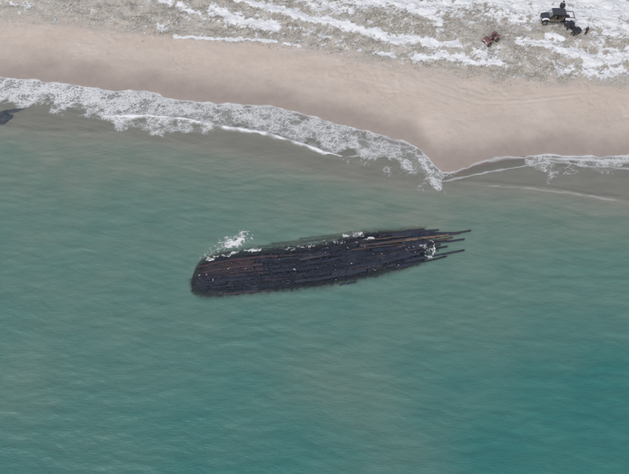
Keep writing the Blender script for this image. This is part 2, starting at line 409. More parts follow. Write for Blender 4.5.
# ------------------------------------------------------------------ snow lying in the dune grass
SNOW = [  # polyline (photo pixels), half width, amount
    ([(470, -6), (560, -2), (629, 0), (720, 0)], 14, 1.05), ([(520, 8), (570, 13), (629, 12), (720, 12)], 12, 1.0),
    ([(575, 22), (600, 22), (629, 24)], 8, .85), ([(338, -4), (400, 2), (470, 4)], 8, .95), ([(400, 4), (430, 12), (470, 10), (520, 14)], 6, .65),
    ([(236, -2), (270, 8), (300, 16), (330, 23), (352, 28), (376, 33)], 3.2, 1.2), ([(285, -4), (325, 6), (350, 12)], 5, .8),
    ([(213, 11), (228, 18), (250, 23), (275, 27)], 4.8, 1.15), ([(150, -2), (175, 4), (186, 8)], 3.5, .75), ([(168, 2), (195, 10), (205, 16)], 3, .7),
    ([(178, 36.5), (205, 38.5), (235, 40), (262, 41), (280, 43)], 1.9, 1.15), ([(155, 28), (166, 30)], 2, .8),
    ([(378, 35), (400, 40), (425, 42), (458, 45)], 4.0, 1.25), ([(318, 18), (345, 24), (366, 30)], 2.4, 1.0), ([(410, 8), (428, 16), (440, 22)], 5, 1.0),
    ([(415, 57), (440, 56), (460, 60), (500, 63)], 3.6, .95), ([(372, 53), (392, 55)], 2.4, .8), ([(480, 50), (495, 56), (503, 62)], 7, .7),
    ([(285, 46), (300, 45)], 2, .8), ([(318, 46), (326, 46)], 1.5, .8), ([(300, 30), (325, 38)], 4, .5),
    ([(520, 42), (548, 44), (565, 50), (585, 56), (606, 60)], 3.2, 1.1), ([(548, 36), (560, 40)], 4, .9), ([(585, 62), (610, 58), (629, 54), (700, 54)], 6.5, 1.05),
    ([(560, 70), (590, 71), (612, 72), (629, 70), (700, 70)], 5, .78), ([(608, 34), (622, 32), (640, 34)], 6, .9), ([(600, 38), (606, 48), (629, 48)], 3, .8),
    ([(590, 36), (602, 38)], 4, .8), ([(18, 3), (30, 5)], 3, .7), ([(24, 0), (30, 6)], 2.5, .6), ([(148, -3), (160, 1)], 3, .8), ([(450, 24), (500, 20), (530, 26)], 3, .45), ([(510, 18), (524, 20)], 3, .8), ([(488, 16), (500, 19)], 2.5, .8),
    ([(375, -2), (384, 8), (392, 20)], 3, .5), ([(530, 56), (560, 62)], 4, .42),
    ([(0, -30), (150, -34), (330, -30), (500, -30), (700, -30)], 16, .7),
]
sx = np.arange(-62, 62, 0.1); sy = np.arange(38, 74, 0.1)
SX, SY = np.meshgrid(sx, sy); SZ = terr(SX, SY); SU, SV = project(SX, SY, SZ)
amt = np.zeros(SX.shape)
jx = (fbm(SX * .5, SY * .5, 4, 201) - .5) * 14; jy = (fbm(SX * .5 + 50, SY * .5, 4, 202) - .5) * 7
for pts, wd, a in SNOW:
    x0, x1 = min(p[0] for p in pts) - 40, max(p[0] for p in pts) + 40; y0, y1 = min(p[1] for p in pts) - 34, max(p[1] for p in pts) + 34
    m = (SU > x0) & (SU < x1) & (SV > y0) & (SV < y1)
    d, _ = seg_dist(SU[m] + jx[m], SV[m] + jy[m], pts)
    amt[m] = np.maximum(amt[m], a * np.exp(-(d / (wd * 1.25)) ** 2))
amt = np.maximum(amt, 0.20 * smooth(120, 260, SU) * smooth(0.3, 3, SY - yC(SX)) * (0.4 + fbm(SX * .2, SY * .3, 3, 213)))
rough = fbm(SX * 1.5, SY * 1.7, 5, 211) - 0.5; finer = fbm(SX * 4, SY * 4.6, 4, 212) - .5
fieldS = amt - 0.36 + rough * 1.2 + finer * 1.6
fieldS = np.minimum(fieldS, (SY - yC(SX)) * 0.5 + 0.2)
snow_h = np.clip(fieldS, -0.3, 0.45)
SNZ = SZ + snow_h * 0.22 + 0.01 + 0.03 * smooth(0.05, .3, fieldS) * finer
cover = smooth(-0.16, 0.30, fieldS) * (0.75 + 0.2 * smooth(0, .5, amt - .3)) + 0
smesh = grid_mesh('snow', SX, SY, SNZ, fieldS > -0.14, {'cover': np.clip(cover, 0, .97)})
def snow_material():
    m = foam_material('snow', (0.735, 0.75, 0.785)); return m
link('snow', smesh, snow_material(), label='patches of old snow lying in the dune grass', cat='snow', kind='stuff')

# ------------------------------------------------------------------ dead dune grass
def grass_mesh(n):
    x = RNG.uniform(-58, 58, n * 3); y = RNG.uniform(38, 74, n * 3)
    tuft = fbm(x * 0.9, y * 1.2, 3, 301); edge = (y - yC(x)) + (fbm(x * .5, y * .8, 3, 302) - .5) * 5
    ok = (edge > 0.2) & (RNG.uniform(0, 1, n * 3) < smooth(0.32, 0.62, tuft) * smooth(0, 3, edge) * (0.12 + 0.88 * smooth(-38, -12, x)) + 0.05)
    ii = np.clip(((y - 38) / 0.1).astype(int), 0, SX.shape[0] - 1); jj = np.clip(((x + 62) / 0.1).astype(int), 0, SX.shape[1] - 1)
    ok &= RNG.uniform(0, 1, len(x)) > 0.97 * smooth(0.0, 0.35, fieldS[ii, jj])
    x, y = x[ok][:n], y[ok][:n]; n = len(x); z = terr(x, y)
    h = RNG.uniform(0.07, 0.25, n) * (0.6 + 0.7 * fbm(x * .4, y * .4, 2, 303)); ang = RNG.uniform(0, 2 * np.pi, n)
    lean = RNG.uniform(0.4, 1.4, n); dirx = np.cos(ang) * 0.6 + 0.55; diry = np.sin(ang) * 0.6 - 0.1
    w = RNG.uniform(0.012, 0.028, n); px, py = -diry, dirx; l = np.hypot(px, py); px /= l; py /= l
    p0 = np.stack([x - px * w, y - py * w, z], -1); p1 = np.stack([x + px * w, y + py * w, z], -1)
    p2 = np.stack([x + dirx * h * lean * .5 + px * w * .7, y + diry * h * lean * .5 + py * w * .7, z + h * .75], -1)
    p3 = np.stack([x + dirx * h * lean, y + diry * h * lean, z + h * .85], -1)
    co = np.stack([p0, p1, p2, p3], 1).reshape(-1, 3)
    b = np.arange(n) * 4; q = np.stack([b, b + 1, b + 2, b + 3], -1)
    tone = np.repeat(RNG.uniform(0, 1, n), 4)
    return raw_mesh('dune_grass', co, q, {'tone': tone})
m, nt, b = mat('dead_grass')
nt.links.new(ramp(nt, attr(nt, 'tone'), [(0.0, (0.19, 0.18, 0.155)), (0.45, (0.34, 0.32, 0.285)), (1.0, (0.54, 0.505, 0.45))]), b.inputs['Base Color'])
b.inputs['Roughness'].default_value = 0.8
link('dune_grass', grass_mesh(130000), m, label='flattened dead dune grass behind the beach', cat='grass', kind='stuff')

# ------------------------------------------------------------------ the wreck
UP = [(190, 279), (194, 267), (200, 259.5), (215, 254), (245, 250), (270, 248), (300, 246), (330, 241), (350, 237), (362, 233), (382, 231.5), (402, 229), (420, 228), (440, 229.5), (470, 231)]
LO = [(190, 285), (194, 291), (200, 294.5), (208, 296), (240, 293.5), (280, 290.5), (320, 286), (350, 281), (380, 275), (402, 269.5), (420, 264.5), (438, 258.5), (452, 253.5), (470, 249)]
_up = np.array(UP, float); _lo = np.array(LO, float)
def wreck_pt(u, t):
    """point of the wreck's plan: u along (photo column), t across, 0 = seaward edge, 1 = shoreward edge"""
    v0 = np.interp(u, _lo[:, 0], _lo[:, 1]); v1 = np.interp(u, _up[:, 0], _up[:, 1])
    # rake: cross lines stand square to the wreck's own axis, not to the picture
    uu = u + (t - 0.5) * 5.0
    return ground(uu, v0 + (v1 - v0) * t, 0.0)
def wreck_z(u, t):
    z = 0.09 - 0.24 * np.abs(2 * t - 0.98) ** 4
    z = z - 0.14 * smooth(225, 192, u) - 0.20 * smooth(420, 470, u) * (1 - 0.6 * t)
    z = z + (fbm(u * 0.05, t * 3.0, 3, 401) - 0.5) * 0.22
    return z
wc = wreck_pt(325.0, 0.5)
WRECK = thing('shipwreck', 'dark weed-covered wooden shipwreck hull lying awash in the green shallows', 'shipwreck', (float(wc[0]), float(wc[1]), 0))
def wloc(co): return np.asarray(co, float) - np.array([float(wc[0]), float(wc[1]), 0.0])

def weed_wood(name, c0, c1, c2, rough=0.35, scale=3.0):
    m, nt, b = mat(name)
    f = noise_tex(nt, scale, 6, 0.65, 'Object', (0.5, 3.0, 1.5, -0.09)); g = noise_tex(nt, scale * 5, 5, 0.7)
    col = ramp(nt, f, [(0.3, c0), (0.52, c1), (0.74, c2)])
    oi = nt.nodes.new('ShaderNodeObjectInfo')
    col = mixc(nt, 0.55, col, ramp(nt, oi.outputs['Random'], [(0.0, (0.55, 0.55, 0.55)), (1.0, (1.35, 1.3, 1.3))]), 'MULTIPLY')
    col = mixc(nt, math_n(nt, 'MULTIPLY', ramp(nt, g, [(0.62, (0, 0, 0)), (0.74, (1, 1, 1))]), 0.16), col, (0.13, 0.14, 0.17))
    nt.links.new(col, b.inputs['Base Color']); b.inputs['Roughness'].default_value = rough
    bump(nt, b, math_n(nt, 'ADD', f, g), 0.8, 0.05); return m
M_DARK = weed_wood('weedy_timber', (0.012, 0.017, 0.031), (0.021, 0.028, 0.050), (0.036, 0.042, 0.066))
M_RED = weed_wood('red_weedy_timber', (0.022, 0.020, 0.028), (0.050, 0.032, 0.040), (0.085, 0.050, 0.052))
M_TAN = weed_wood('bare_timber', (0.10, 0.075, 0.055), (0.21, 0.15, 0.105), (0.33, 0.25, 0.18), 0.55, 4)
M_PURPLE = weed_wood('purple_brown_timber', (0.022, 0.021, 0.030), (0.044, 0.038, 0.050), (0.075, 0.064, 0.076), 0.4)
M_BROWN = weed_wood('brown_timber', (0.035, 0.030, 0.032), (0.070, 0.052, 0.050), (0.12, 0.085, 0.075), 0.45)

def beam(name, us, ts, width, thick, m, dz=0.0, zfun=None, seed=0, taper=(1, 1), parent=WRECK, nose=0.3):
    """a timber swept along the wreck's plan: us, ts = stations; width across, thick down"""
    n = len(us); x, y = wreck_pt(np.asarray(us, float), np.asarray(ts, float))
    z = (wreck_z(np.asarray(us, float), np.asarray(ts, float)) if zfun is None else np.asarray(zfun, float)) + dz
    tx = np.gradient(x); ty = np.gradient(y); l = np.hypot(tx, ty); nx, ny = -ty / l, tx / l
    rr = np.random.default_rng(seed)
    w = width * np.linspace(taper[0], taper[1], n) * rr.uniform(0.86, 1.1, n) / 2
    e = np.linspace(0, 1, n); x = x + nx * rr.normal(0, .012, n); y = y + ny * rr.normal(0, .012, n)
    bev = min(thick, width) * 0.18; verts = []
    for i in range(n):
        for (a, h) in ((-1, -thick), (-1, -bev), (-1 + bev / w[i], 0), (1 - bev / w[i], 0), (1, -bev), (1, -thick)):
            verts.append((x[i] + nx[i] * w[i] * a, y[i] + ny[i] * w[i] * a, z[i] + h + rr.normal(0, .008)))
    verts = wloc(verts)
    # broken, splintered ends
    for end, sgn in ((0, -1), (n - 1, 1)):
        for k in range(6):
            s = rr.uniform(-1, 1) * nose * width; verts[end * 6 + k][0] += sgn * s * tx[end] / l[end]; verts[end * 6 + k][1] += sgn * s * ty[end] / l[end]
    faces = []
    for i in range(n - 1):
        for k in range(6): a0 = i * 6 + k; a1 = i * 6 + (k + 1) % 6; faces.append((a0, a1, a1 + 6, a0 + 6))
    faces += [tuple(range(5, -1, -1)), tuple((n - 1) * 6 + k for k in range(6))]
    me = bpy.data.meshes.new(name); me.from_pydata([tuple(v) for v in verts], [], faces); me.update()
    bm = bmesh.new(); bm.from_mesh(me); bmesh.ops.recalc_face_normals(bm, faces=bm.faces); bm.to_mesh(me); bm.free()
    return link(name, me, m, parent)

# solid core of the hull bottom: frames, silt and weed below the planking, down to the seabed
us = np.linspace(193, 432, 90); tt = np.linspace(0.02, 0.98, 15)
UU, TT = np.meshgrid(us, tt)
RAG = 1 + 0 * UU
cx_, cy_ = wreck_pt(UU, np.clip(TT, 0.02, 0.98)); cz_ = wreck_z(UU, TT) - 0.17 + (fbm(UU * .3, TT * 9, 3, 411) - .5) * 0.10
endcut = smooth(424, 396, UU + (fbm(TT * 6, UU * 0.02, 2, 412) - .5) * 40)
cz_ = cz_ - (1 - endcut) * 0.5
X = np.concatenate([cx_[:1], cx_, cx_[-1:]]); Y = np.concatenate([cy_[:1] + 1.5, cy_, cy_[-1:] + .15]); Z = np.concatenate([cz_[:1] * 0 - 2.0, cz_, cz_[-1:] * 0 - 2.0])
X = np.concatenate([X[:, :1] + .8, X, X[:, -1:] - 1.5], 1); Y = np.concatenate([Y[:, :1], Y, Y[:, -1:]], 1); Z = np.concatenate([Z[:, :1] * 0 - 2.0, Z, Z[:, -1:] * 0 - 2.0], 1)
cm = grid_mesh('hull_bottom', X - float(wc[0]), Y - float(wc[1]), Z)
link('hull_bottom', cm, M_DARK, WRECK)

# longitudinal planks (strakes), broken into lengths
NS = 17
rr = random.Random(11)
for j_ in range(NS):
    t0 = (j_ + 0.5) / NS
    u0 = 194 + 7 * abs(2 * t0 - 0.8) ** 2 * 2 + rr.uniform(-4, 5)
    end = 441 - 26 * max(0, 0.5 - t0) * 2 + rr.uniform(-34, 10)
    while u0 < end - 10:
        L = rr.uniform(26, 78); u1 = min(u0 + L, end)
        if rr.random() > 0.10:
            n = max(4, int((u1 - u0) / 7) + 1); uu = np.linspace(u0, u1, n)
            k = rr.uniform(-0.012, 0.012); ts = t0 + np.linspace(-k, k, n) + rr.uniform(-.006, .006)
            px0 = wreck_pt(np.array([(u0 + u1) / 2] * 2), np.array([0.0, 1.0])); wid = math.hypot(px0[0][1] - px0[0][0], px0[1][1] - px0[1][0]) / NS
            mm = M_DARK
            if 196 < (u0 + u1) / 2 < 270 and 0.42 < t0 < 0.84 and rr.random() < .85: mm = M_RED
            elif rr.random() < 0.24: mm = M_PURPLE
            beam('plank', uu, np.clip(ts, .02, .98), wid * rr.uniform(0.86, 0.98), 0.09, mm, dz=rr.uniform(-.075, .075), seed=rr.randrange(9999))
        u0 = u1 + rr.uniform(0.6, 3.0)

# cross frames under the planking, their broken heads stick out along both edges
k = 0; u = 198.0
while u < 424:
    t0 = -rr.uniform(0.0, 0.07); t1 = 1.0 + rr.uniform(-0.03, 0.06)
    n = 9; ts = np.linspace(t0, t1, n); uu = u + (ts - .5) * rr.uniform(-2, 2)
    zf = np.array([float(wreck_z(uu[i], min(max(ts[i], 0), 1))) for i in range(n)]) - 0.12
    beam('broken_timber', uu, ts, rr.uniform(0.2, 0.3), 0.26, M_DARK, zfun=zf, seed=rr.randrange(9999)); u += rr.uniform(4.6, 6.6)
# detached broken timber pieces just off the seaward side, parented to the wreck
for (ua, ub, t, w) in ((342, 348, -0.055, .32), (350, 359, -0.06, .4), (376, 381, -.03, .2)):
    beam('broken_timber', np.linspace(ua, ub, 4), np.full(4, t), w, 0.5, M_DARK, zfun=np.full(4, 0.035), seed=int(ua))

# long timbers running out at the right-hand end
def v_t(u, v):
    v0 = np.interp(u, _lo[:, 0], _lo[:, 1]); v1 = np.interp(u, _up[:, 0], _up[:, 1]); return (np.asarray(v) - v0) / (v1 - v0)
TIMBER_LINES = []
def timber(name, pts, width, thick, m, z, taper, seed):
    TIMBER_LINES.append((pts, float(np.min(z)) - .05 if max(z) < 0 else 0.0)); p = np.array(pts, float); us = np.linspace(p[0, 0], p[-1, 0], 14); vs = np.interp(us, p[:, 0], p[:, 1])
    zs = np.interp(us, p[:, 0], z) - 0.06; ts = v_t(us, vs); uu = us - (ts - .5) * 5
    return beam(name, uu, v_t(uu, vs), width, thick, m, zfun=zs, seed=seed, taper=taper)
timber('keelson', [(360, 246), (385, 243.2), (408, 240.6)], 0.34, 0.30, M_BROWN, [.20, .24, .26], (.7, .9), 12)
timber('keelson', [(405, 241), (420, 239.2), (432, 237.6), (448, 235)], 0.30, 0.30, M_TAN, [.26, .27, .27, .16], (.9, .5), 1)
timber('side_timber', [(398, 247), (420, 243), (440, 240), (452, 237.5)], 0.26, 0.25, M_BROWN, [.18, .18, .14, .06], (1, .7), 2)
timber('side_timber', [(404, 234.5), (430, 233.5), (455, 233), (470.5, 230.6)], 0.34, 0.25, M_DARK, [.16, .15, .07, .03], (1.2, .55), 3)
timber('side_timber', [(402, 246), (430, 243), (450, 241.2), (464, 239.2)], 0.34, 0.25, M_DARK, [.15, .13, .08, .04], (1.2, .6), 4)
timber('side_timber', [(404, 260.5), (430, 256.5), (450, 253), (464, 250.2)], 0.36, 0.25, M_DARK, [.14, .11, .08, .04], (1.3, .6), 5)
timber('side_timber', [(396, 266.5), (420, 262.5), (436, 259), (446, 256.5)], 0.34, 0.25, M_DARK, [.08, .06, .04, .0], (1.2, .7), 6)
timber('side_timber', [(392, 236), (415, 232.2), (438, 230)], 0.40, 0.25, M_DARK, [.17, .15, .06], (1.2, .7), 7)
timber('bare_plank', [(352, 251), (380, 247.5), (400, 245)], 0.16, 0.08, M_BROWN, [.27, .27, .26], (.9, .7), 8)
timber('bare_plank', [(368, 241), (392, 238.5), (408, 237)], 0.15, 0.08, M_BROWN, [.26, .27, .26], (.9, .7), 9)
timber('bare_plank', [(197, 267.5), (225, 262), (250, 259.5)], 0.2, 0.10, M_RED, [.12, .2, .2], (.8, .8), 10)

# planking that has slumped under water on the landward side
for k_, pts in enumerate(([(258, 246.5), (300, 243), (345, 236.5)], [(272, 243.5), (310, 240), (352, 233.5)], [(300, 238.5), (330, 235.5), (356, 231.5)])):
    timber('sunken_plank', pts, 0.20, 0.15, M_DARK, [-.42 - .03 * k_, -.16 - .06 * k_, -.30 - .03 * k_], (.4, .9), 40 + k_)
timber('side_timber', [(412, 252.5), (432, 249), (447, 246.5)], 0.30, 0.25, M_DARK, [.10, .06, .02], (1.1, .6), 51)
timber('side_timber', [(425, 236.5), (445, 234.8), (459, 233.6)], 0.34, 0.25, M_PURPLE, [.14, .10, .05], (1.1, .6), 52)

# weed: small dark fronds lying along the timbers
def weed_mesh(n):
    u = RNG.uniform(193, 440, n); t = RNG.uniform(0.02, 0.98, n)
    ok = RNG.uniform(0, 1, n) < smooth(0.35, 0.6, fbm(u * 0.16, t * 7, 3, 421)) + .06; u, t = u[ok], t[ok]; n = len(u)
    x, y = wreck_pt(u, t); z = wreck_z(u, t) + 0.045 + RNG.uniform(-.02, .03, n)
    a = RNG.normal(0.1, 0.45, n); l = RNG.uniform(.10, .40, n); w = RNG.uniform(.015, .04, n)
    dx, dy = np.cos(a), np.sin(a)
    def P(f, s, dzv): return np.stack([x + dx * l * f - dy * w * s, y + dy * l * f + dx * w * s, z + dzv], -1)
    co = np.stack([P(-.5, -.3, -.03), P(-.5, .3, -.03), P(0, 1, .02), P(.5, .1, -.04), P(.5, -.2, -.04), P(0, -1, .01)], 1).reshape(-1, 3)
    b = np.arange(n) * 6; q = np.concatenate([np.stack([b, b + 1, b + 2, b + 5], -1), np.stack([b + 5, b + 2, b + 3, b + 4], -1)])
    return raw_mesh('seaweed', wloc(co), q, {'tone': np.repeat(RNG.uniform(0, 1, n), 6)})
m, nt, b = mat('seaweed')
nt.links.new(ramp(nt, attr(nt, 'tone'), [(0.0, (0.010, 0.015, 0.027)), (0.6, (0.020, 0.027, 0.046)), (0.97, (0.032, 0.038, 0.058)), (1.0, (0.10, 0.11, 0.14))]), b.inputs['Base Color'])
b.inputs['Roughness'].default_value = 0.3
link('seaweed', weed_mesh(8000), m, WRECK, kind='stuff')

# ------------------------------------------------------------------ white water breaking on the wreck
def wreck_foam():
    x0, y0 = ground(188, 262); x = np.arange(-14, 15, 0.035); y = np.arange(17, 25.5, 0.035); X, Y = np.meshgrid(x, y)
    U, V = project(X, Y, 0 * X); b = np.zeros(X.shape)
    def blob(pts, wd, a):
        nonlocal b
        d, _ = seg_dist(U + (fbm(X * 1.4, Y * 1.4, 3, 501) - .5) * 8, V + (fbm(X * 1.4 + 9, Y * 1.4, 3, 502) - .5) * 6, pts); b = np.maximum(b, a * np.exp(-(d / wd) ** 2))
    blob([(231, 244), (241, 241)], 7.0, .95); blob([(205, 256), (228, 244), (250, 236)], 7.0, .5); blob([(240, 235), (247, 233)], 3.5, .75); blob([(222, 241), (231, 238)], 3.5, .75)
    blob([(206, 256), (214, 251)], 3.2, .62); blob([(208, 259), (222, 256), (240, 252.5), (262, 250)], 2.0, .85); blob([(262, 250), (290, 247.5)], 1.6, .55)
    blob([(345, 236), (364, 235)], 3, .72); blob([(366, 239.5), (372, 240.5)], 1.6, .95); blob([(352, 233), (362, 232)], 2.0, .7)
    blob([(426, 258), (434, 255), (434, 247), (432, 242)], 1.6, .80); blob([(412, 254), (430, 251)], 4.0, .5)
    blob([(285, 250), (330, 243), (350, 240)], 3.0, .42); blob([(405, 250), (425, 246)], 3, .5)
    wx_ = X + (fbm(X * 2, Y * 2, 3, 511) - .5) * .7; wy_ = Y + (fbm(X * 2 + 7, Y * 2, 3, 512) - .5) * .7
    f1, f2 = worley(wx_ * 2.6, wy_ * 2.9, 513); p = fbm(X * 2.4, Y * 2.4, 4, 514)
    p2 = fbm(X * 7, Y * 7, 3, 516)
    f = smooth(-.35, 1.0, (1 - (f2 - f1) / .5) * .45 + (p - .5) * 2.0 + (p2 - .5) * 1.9 - (.86 - b * 1.15)) * smooth(.1, .4, b)
    cov = np.clip(f * (.25 + .6 * b) + .30 * smooth(.45, 1.0, b) * smooth(.3, .6, p), 0, .9)
    fleck = np.clip(1.5 - np.hypot((wx_ * 1.3) % 1 - .5, (wy_ * 1.6) % 1 - .5) / .09, 0, 1) * (_hash(np.floor(wx_ * 1.3), np.floor(wy_ * 1.6), 519) > .84)       # scattered froth on the timbers
    us_ = np.clip(U, 190, 470); ts = np.clip(v_t(us_ - 0, V), -0.5, 1.5); inside = (ts > 0) & (ts < 1) & (U > 194) & (U < 440)
    cov = np.where(inside & (ts < .9), np.maximum(cov, .5 * fleck), cov)
    z = np.where(inside, np.maximum(wreck_z(us_, np.clip(ts, 0, 1)) + .10, 0.03), 0.03) + .03 * cov
    return grid_mesh('breaking_foam', X, Y, z, cov > .06, {'cover': cov})
link('breaking_foam', wreck_foam(), FOAM, label='white water breaking over the landward edge of the shipwreck', cat='foam', kind='stuff')

# ------------------------------------------------------------------ dark rock at the water's edge, left margin
def rock(name, loc, size, rz, seed, m, label):
    bm = bmesh.new(); bmesh.ops.create_icosphere(bm, subdivisions=5, radius=1)
    co = np.array([v.co[:] for v in bm.verts]); n = (fbm(co[:, 0] * 1.6 + co[:, 2] * 1.1 + seed, co[:, 1] * 1.6 - co[:, 2] * .9, 5, seed) - .5)
    n2 = (fbm(co[:, 0] * 4.5 + co[:, 2] * 3 + seed, co[:, 1] * 4.5 - co[:, 2] * 3, 4, seed + 9) - .5)
    for v, k, k2 in zip(bm.verts, n, n2):
        p = v.co * (1 + 1.1 * k + 0.38 * k2); f = 1 - 0.40 * max(0, p.x)
        v.co = Vector((p.x * size[0], (p.y * max(f, .35) + 0.18 * math.sin(p.x * 3)) * size[1], p.z * size[2] * (0.6 + .4 * f)))
    me = bpy.data.meshes.new(name); bm.to_mesh(me); bm.free()
    for p in me.polygons: p.use_smooth = True
    o = link(name, me, m, label=label, cat='rock'); o.location = loc; o.rotation_euler = (0, 0, rz); return o
m_rock = mottled('wet_rock', (0.022, 0.028, 0.038), (0.085, 0.10, 0.125), 1.8, 0.35, 0.9, 0.08)
rx, ry = ground(1, 118)
rock('rock', (float(rx), float(ry), -0.22), (2.3, 1.15, 0.48), math.radians(30), 5, m_rock, 'dark wet rock awash at the edge of the surf, cut by left margin')

# ------------------------------------------------------------------ the sea sheet
SX_, SY_, SZ_ = SEA_GRID
bed = np.maximum(SZ_ - terr(SX_, SY_), 0)
uS, vS = project(SX_, SY_, 0 * SX_)
near = (uS > 180) & (uS < 480) & (vS > 220) & (vS < 302)
u1, v1 = uS[near], vS[near]; top_z = np.full(u1.shape, -9.0)
for it in range(2): tq = v_t(np.clip(u1 - 0, 190, 470), v1)
tq = v_t(u1 - (np.clip(tq, 0, 1) - .5) * 5, v1)
out_d = np.maximum(np.maximum(-tq, tq - 1) * 34, np.maximum(192 - u1, u1 - 424)) + (fbm(u1 * .35, v1 * .35, 3, 601) - .5) * 3   # photo pixels outside the plan
top_z = wreck_z(np.clip(u1, 190, 470), np.clip(tq, 0, 1)) - 0.5 * np.clip(out_d, 0, 99)
for pts, zt in TIMBER_LINES:
    d, _ = seg_dist(u1, v1, pts); top_z = np.maximum(top_z, zt - 2.0 * np.maximum(d - 0.7, 0))
dep = bed + 1.0 * smooth(0.1, 2.2, yA(SX_) - SY_) + 0.5 * smooth(-0.6, 1.6, yB(SX_) - SY_ + (fbm(SX_ * .3, SY_ * .4, 3, 611) - .5) * 2); dep[near] = np.clip(np.minimum(dep[near], SZ_[near] - top_z), 0.05, None)
link('sea', grid_mesh('sea', SX_, SY_, SZ_, None, {'depth': dep, 'bed': bed}), water_material(), kind='structure')

# ------------------------------------------------------------------ small-object mesh helpers
def bm_obj(name, build, m, parent, smooth_shade=False, bevel=0.0, label=None):
    bm = bmesh.new(); build(bm)
    if bevel: bmesh.ops.bevel(bm, geom=list(bm.edges), offset=bevel, segments=2, affect='EDGES', clamp_overlap=True)
    bmesh.ops.recalc_face_normals(bm, faces=bm.faces)
    me = bpy.data.meshes.new(name); bm.to_mesh(me); bm.free()
    if smooth_shade:
        for p in me.polygons: p.use_smooth = True
    return link(name, me, m, parent, label)
def box(bm, c, s, rot=None, taper=None):
    r = bmesh.ops.create_cube(bm, size=1.0)['verts']
    for v in r:
        p = Vector((v.co.x * s[0], v.co.y * s[1], v.co.z * s[2]))
        if taper and v.co.z > 0: p.x *= taper[0]; p.y *= taper[1]
        if rot is not None: p = rot @ p
        v.co = p + Vector(c)
def tube(bm, p, q, r, n=8):
    p, q = Vector(p), Vector(q); d = q - p; rot = d.to_track_quat('Z', 'Y').to_matrix()
    vs = bmesh.ops.create_cone(bm, cap_ends=True, segments=n, radius1=r, radius2=r, depth=d.length)['verts']
    for v in vs: v.co = rot @ v.co + (p + q) / 2
def hull(bm, prof, y0, y1, inset=0.0):
    """side profile (x, z) extruded across y, its outline drawn in a little at the sides"""
    n = len(prof); cxm = sum(p[0] for p in prof) / n; czm = sum(p[1] for p in prof) / n; rows = []
    for y, s in ((y0, 1 - inset), (y0 + (y1 - y0) * .12, 1), (y1 - (y1 - y0) * .12, 1), (y1, 1 - inset)):
        rows.append([bm.verts.new((cxm + (x - cxm) * s, y, czm + (z - czm) * s)) for x, z in prof])
    for a, b_ in zip(rows, rows[1:]):
        for i in range(n): bm.faces.new((a[i], a[(i + 1) % n], b_[(i + 1) % n], b_[i]))
    bm.faces.new(rows[0][::-1]); bm.faces.new(rows[-1])
M_BLACK = mottled('black_plastic', (0.018, 0.018, 0.022), (0.035, 0.035, 0.042), 8, 0.5, 0.2)
M_ROOF = mottled('dark_blue_plastic', (0.028, 0.030, 0.045), (0.050, 0.052, 0.070), 5, 0.45, 0.1)
M_WHITE = mottled('white_paint', (0.62, 0.61, 0.66), (0.80, 0.79, 0.82), 6, 0.45, 0.1)
M_TYRE = mottled('tyre_rubber', (0.030, 0.027, 0.027), (0.075, 0.066, 0.06), 9, 0.85, 0.5)
M_RIM = mottled('wheel_metal', (0.25, 0.25, 0.26), (0.4, 0.4, 0.4), 9, 0.4, 0.1, metal=0.7)
M_SEAT = mottled('brown_vinyl', (0.09, 0.075, 0.065), (0.16, 0.135, 0.115), 8, 0.6, 0.2)
M_LAMP = mottled('lamp_lens', (0.6, 0.62, 0.66), (0.75, 0.76, 0.8), 8, 0.15, 0)
M_REDP = mottled('faded_red_plastic', (0.16, 0.075, 0.072), (0.34, 0.19, 0.18), 6, 0.45, 0.15)
M_GLASS, _nt, _b = mat('windscreen'); _b.inputs['Base Color'].default_value = (0.8, 0.85, 0.88, 1); _b.inputs['Roughness'].default_value = 0.05; _b.inputs['Transmission Weight'].default_value = 0.9

def wheel(parent, x, y, z, r, w):
    def tyre(bm):
        n = 20; prof = [(r * .62, -w / 2), (r * .9, -w / 2), (r, -w * .32), (r * .985, 0), (r, w * .32), (r * .9, w / 2), (r * .62, w / 2)]; rings = []
        for i in range(n):
            a = 2 * math.pi * i / n; k = 1 + (0.03 if i % 2 else -0.03)
            rings.append([bm.verts.new((math.cos(a) * p * (k if p > r * .95 else 1), q, math.sin(a) * p * (k if p > r * .95 else 1))) for p, q in prof])
        for i in range(n):
            A, B = rings[i], rings[(i + 1) % n]
            for j in range(len(prof) - 1): bm.faces.new((A[j], A[j + 1], B[j + 1], B[j]))
            bm.faces.new((A[-1], A[0], B[0], B[-1]))
    t = bm_obj('wheel', tyre, M_TYRE, parent, False); t.location = (x, y, z)
    def rim(bm):
        tube(bm, (0, -w * .36, 0), (0, w * .36, 0), r * .60, 14)
        tube(bm, (0, -w * .48, 0), (0, w * .48, 0), r * .2, 10)
    bm_obj('rim', rim, M_RIM, t)
    return t

def tilt(o, x, y, rz, span):
    """stand a thing on the sloping ground"""
    dx = (float(terr(x + span, y)) - float(terr(x - span, y))) / (2 * span); dy = (float(terr(x, y + span)) - float(terr(x, y - span))) / (2 * span)
    nrm = Vector((-dx, -dy, 1)).normalized()
    m = nrm.to_track_quat('Z', 'Y').to_matrix(); fw = Vector((math.cos(rz), math.sin(rz), 0)); fw = (fw - nrm * fw.dot(nrm)).normalized()
    sd = nrm.cross(fw); o.rotation_euler = Matrix((fw, sd, nrm)).transposed().to_euler()

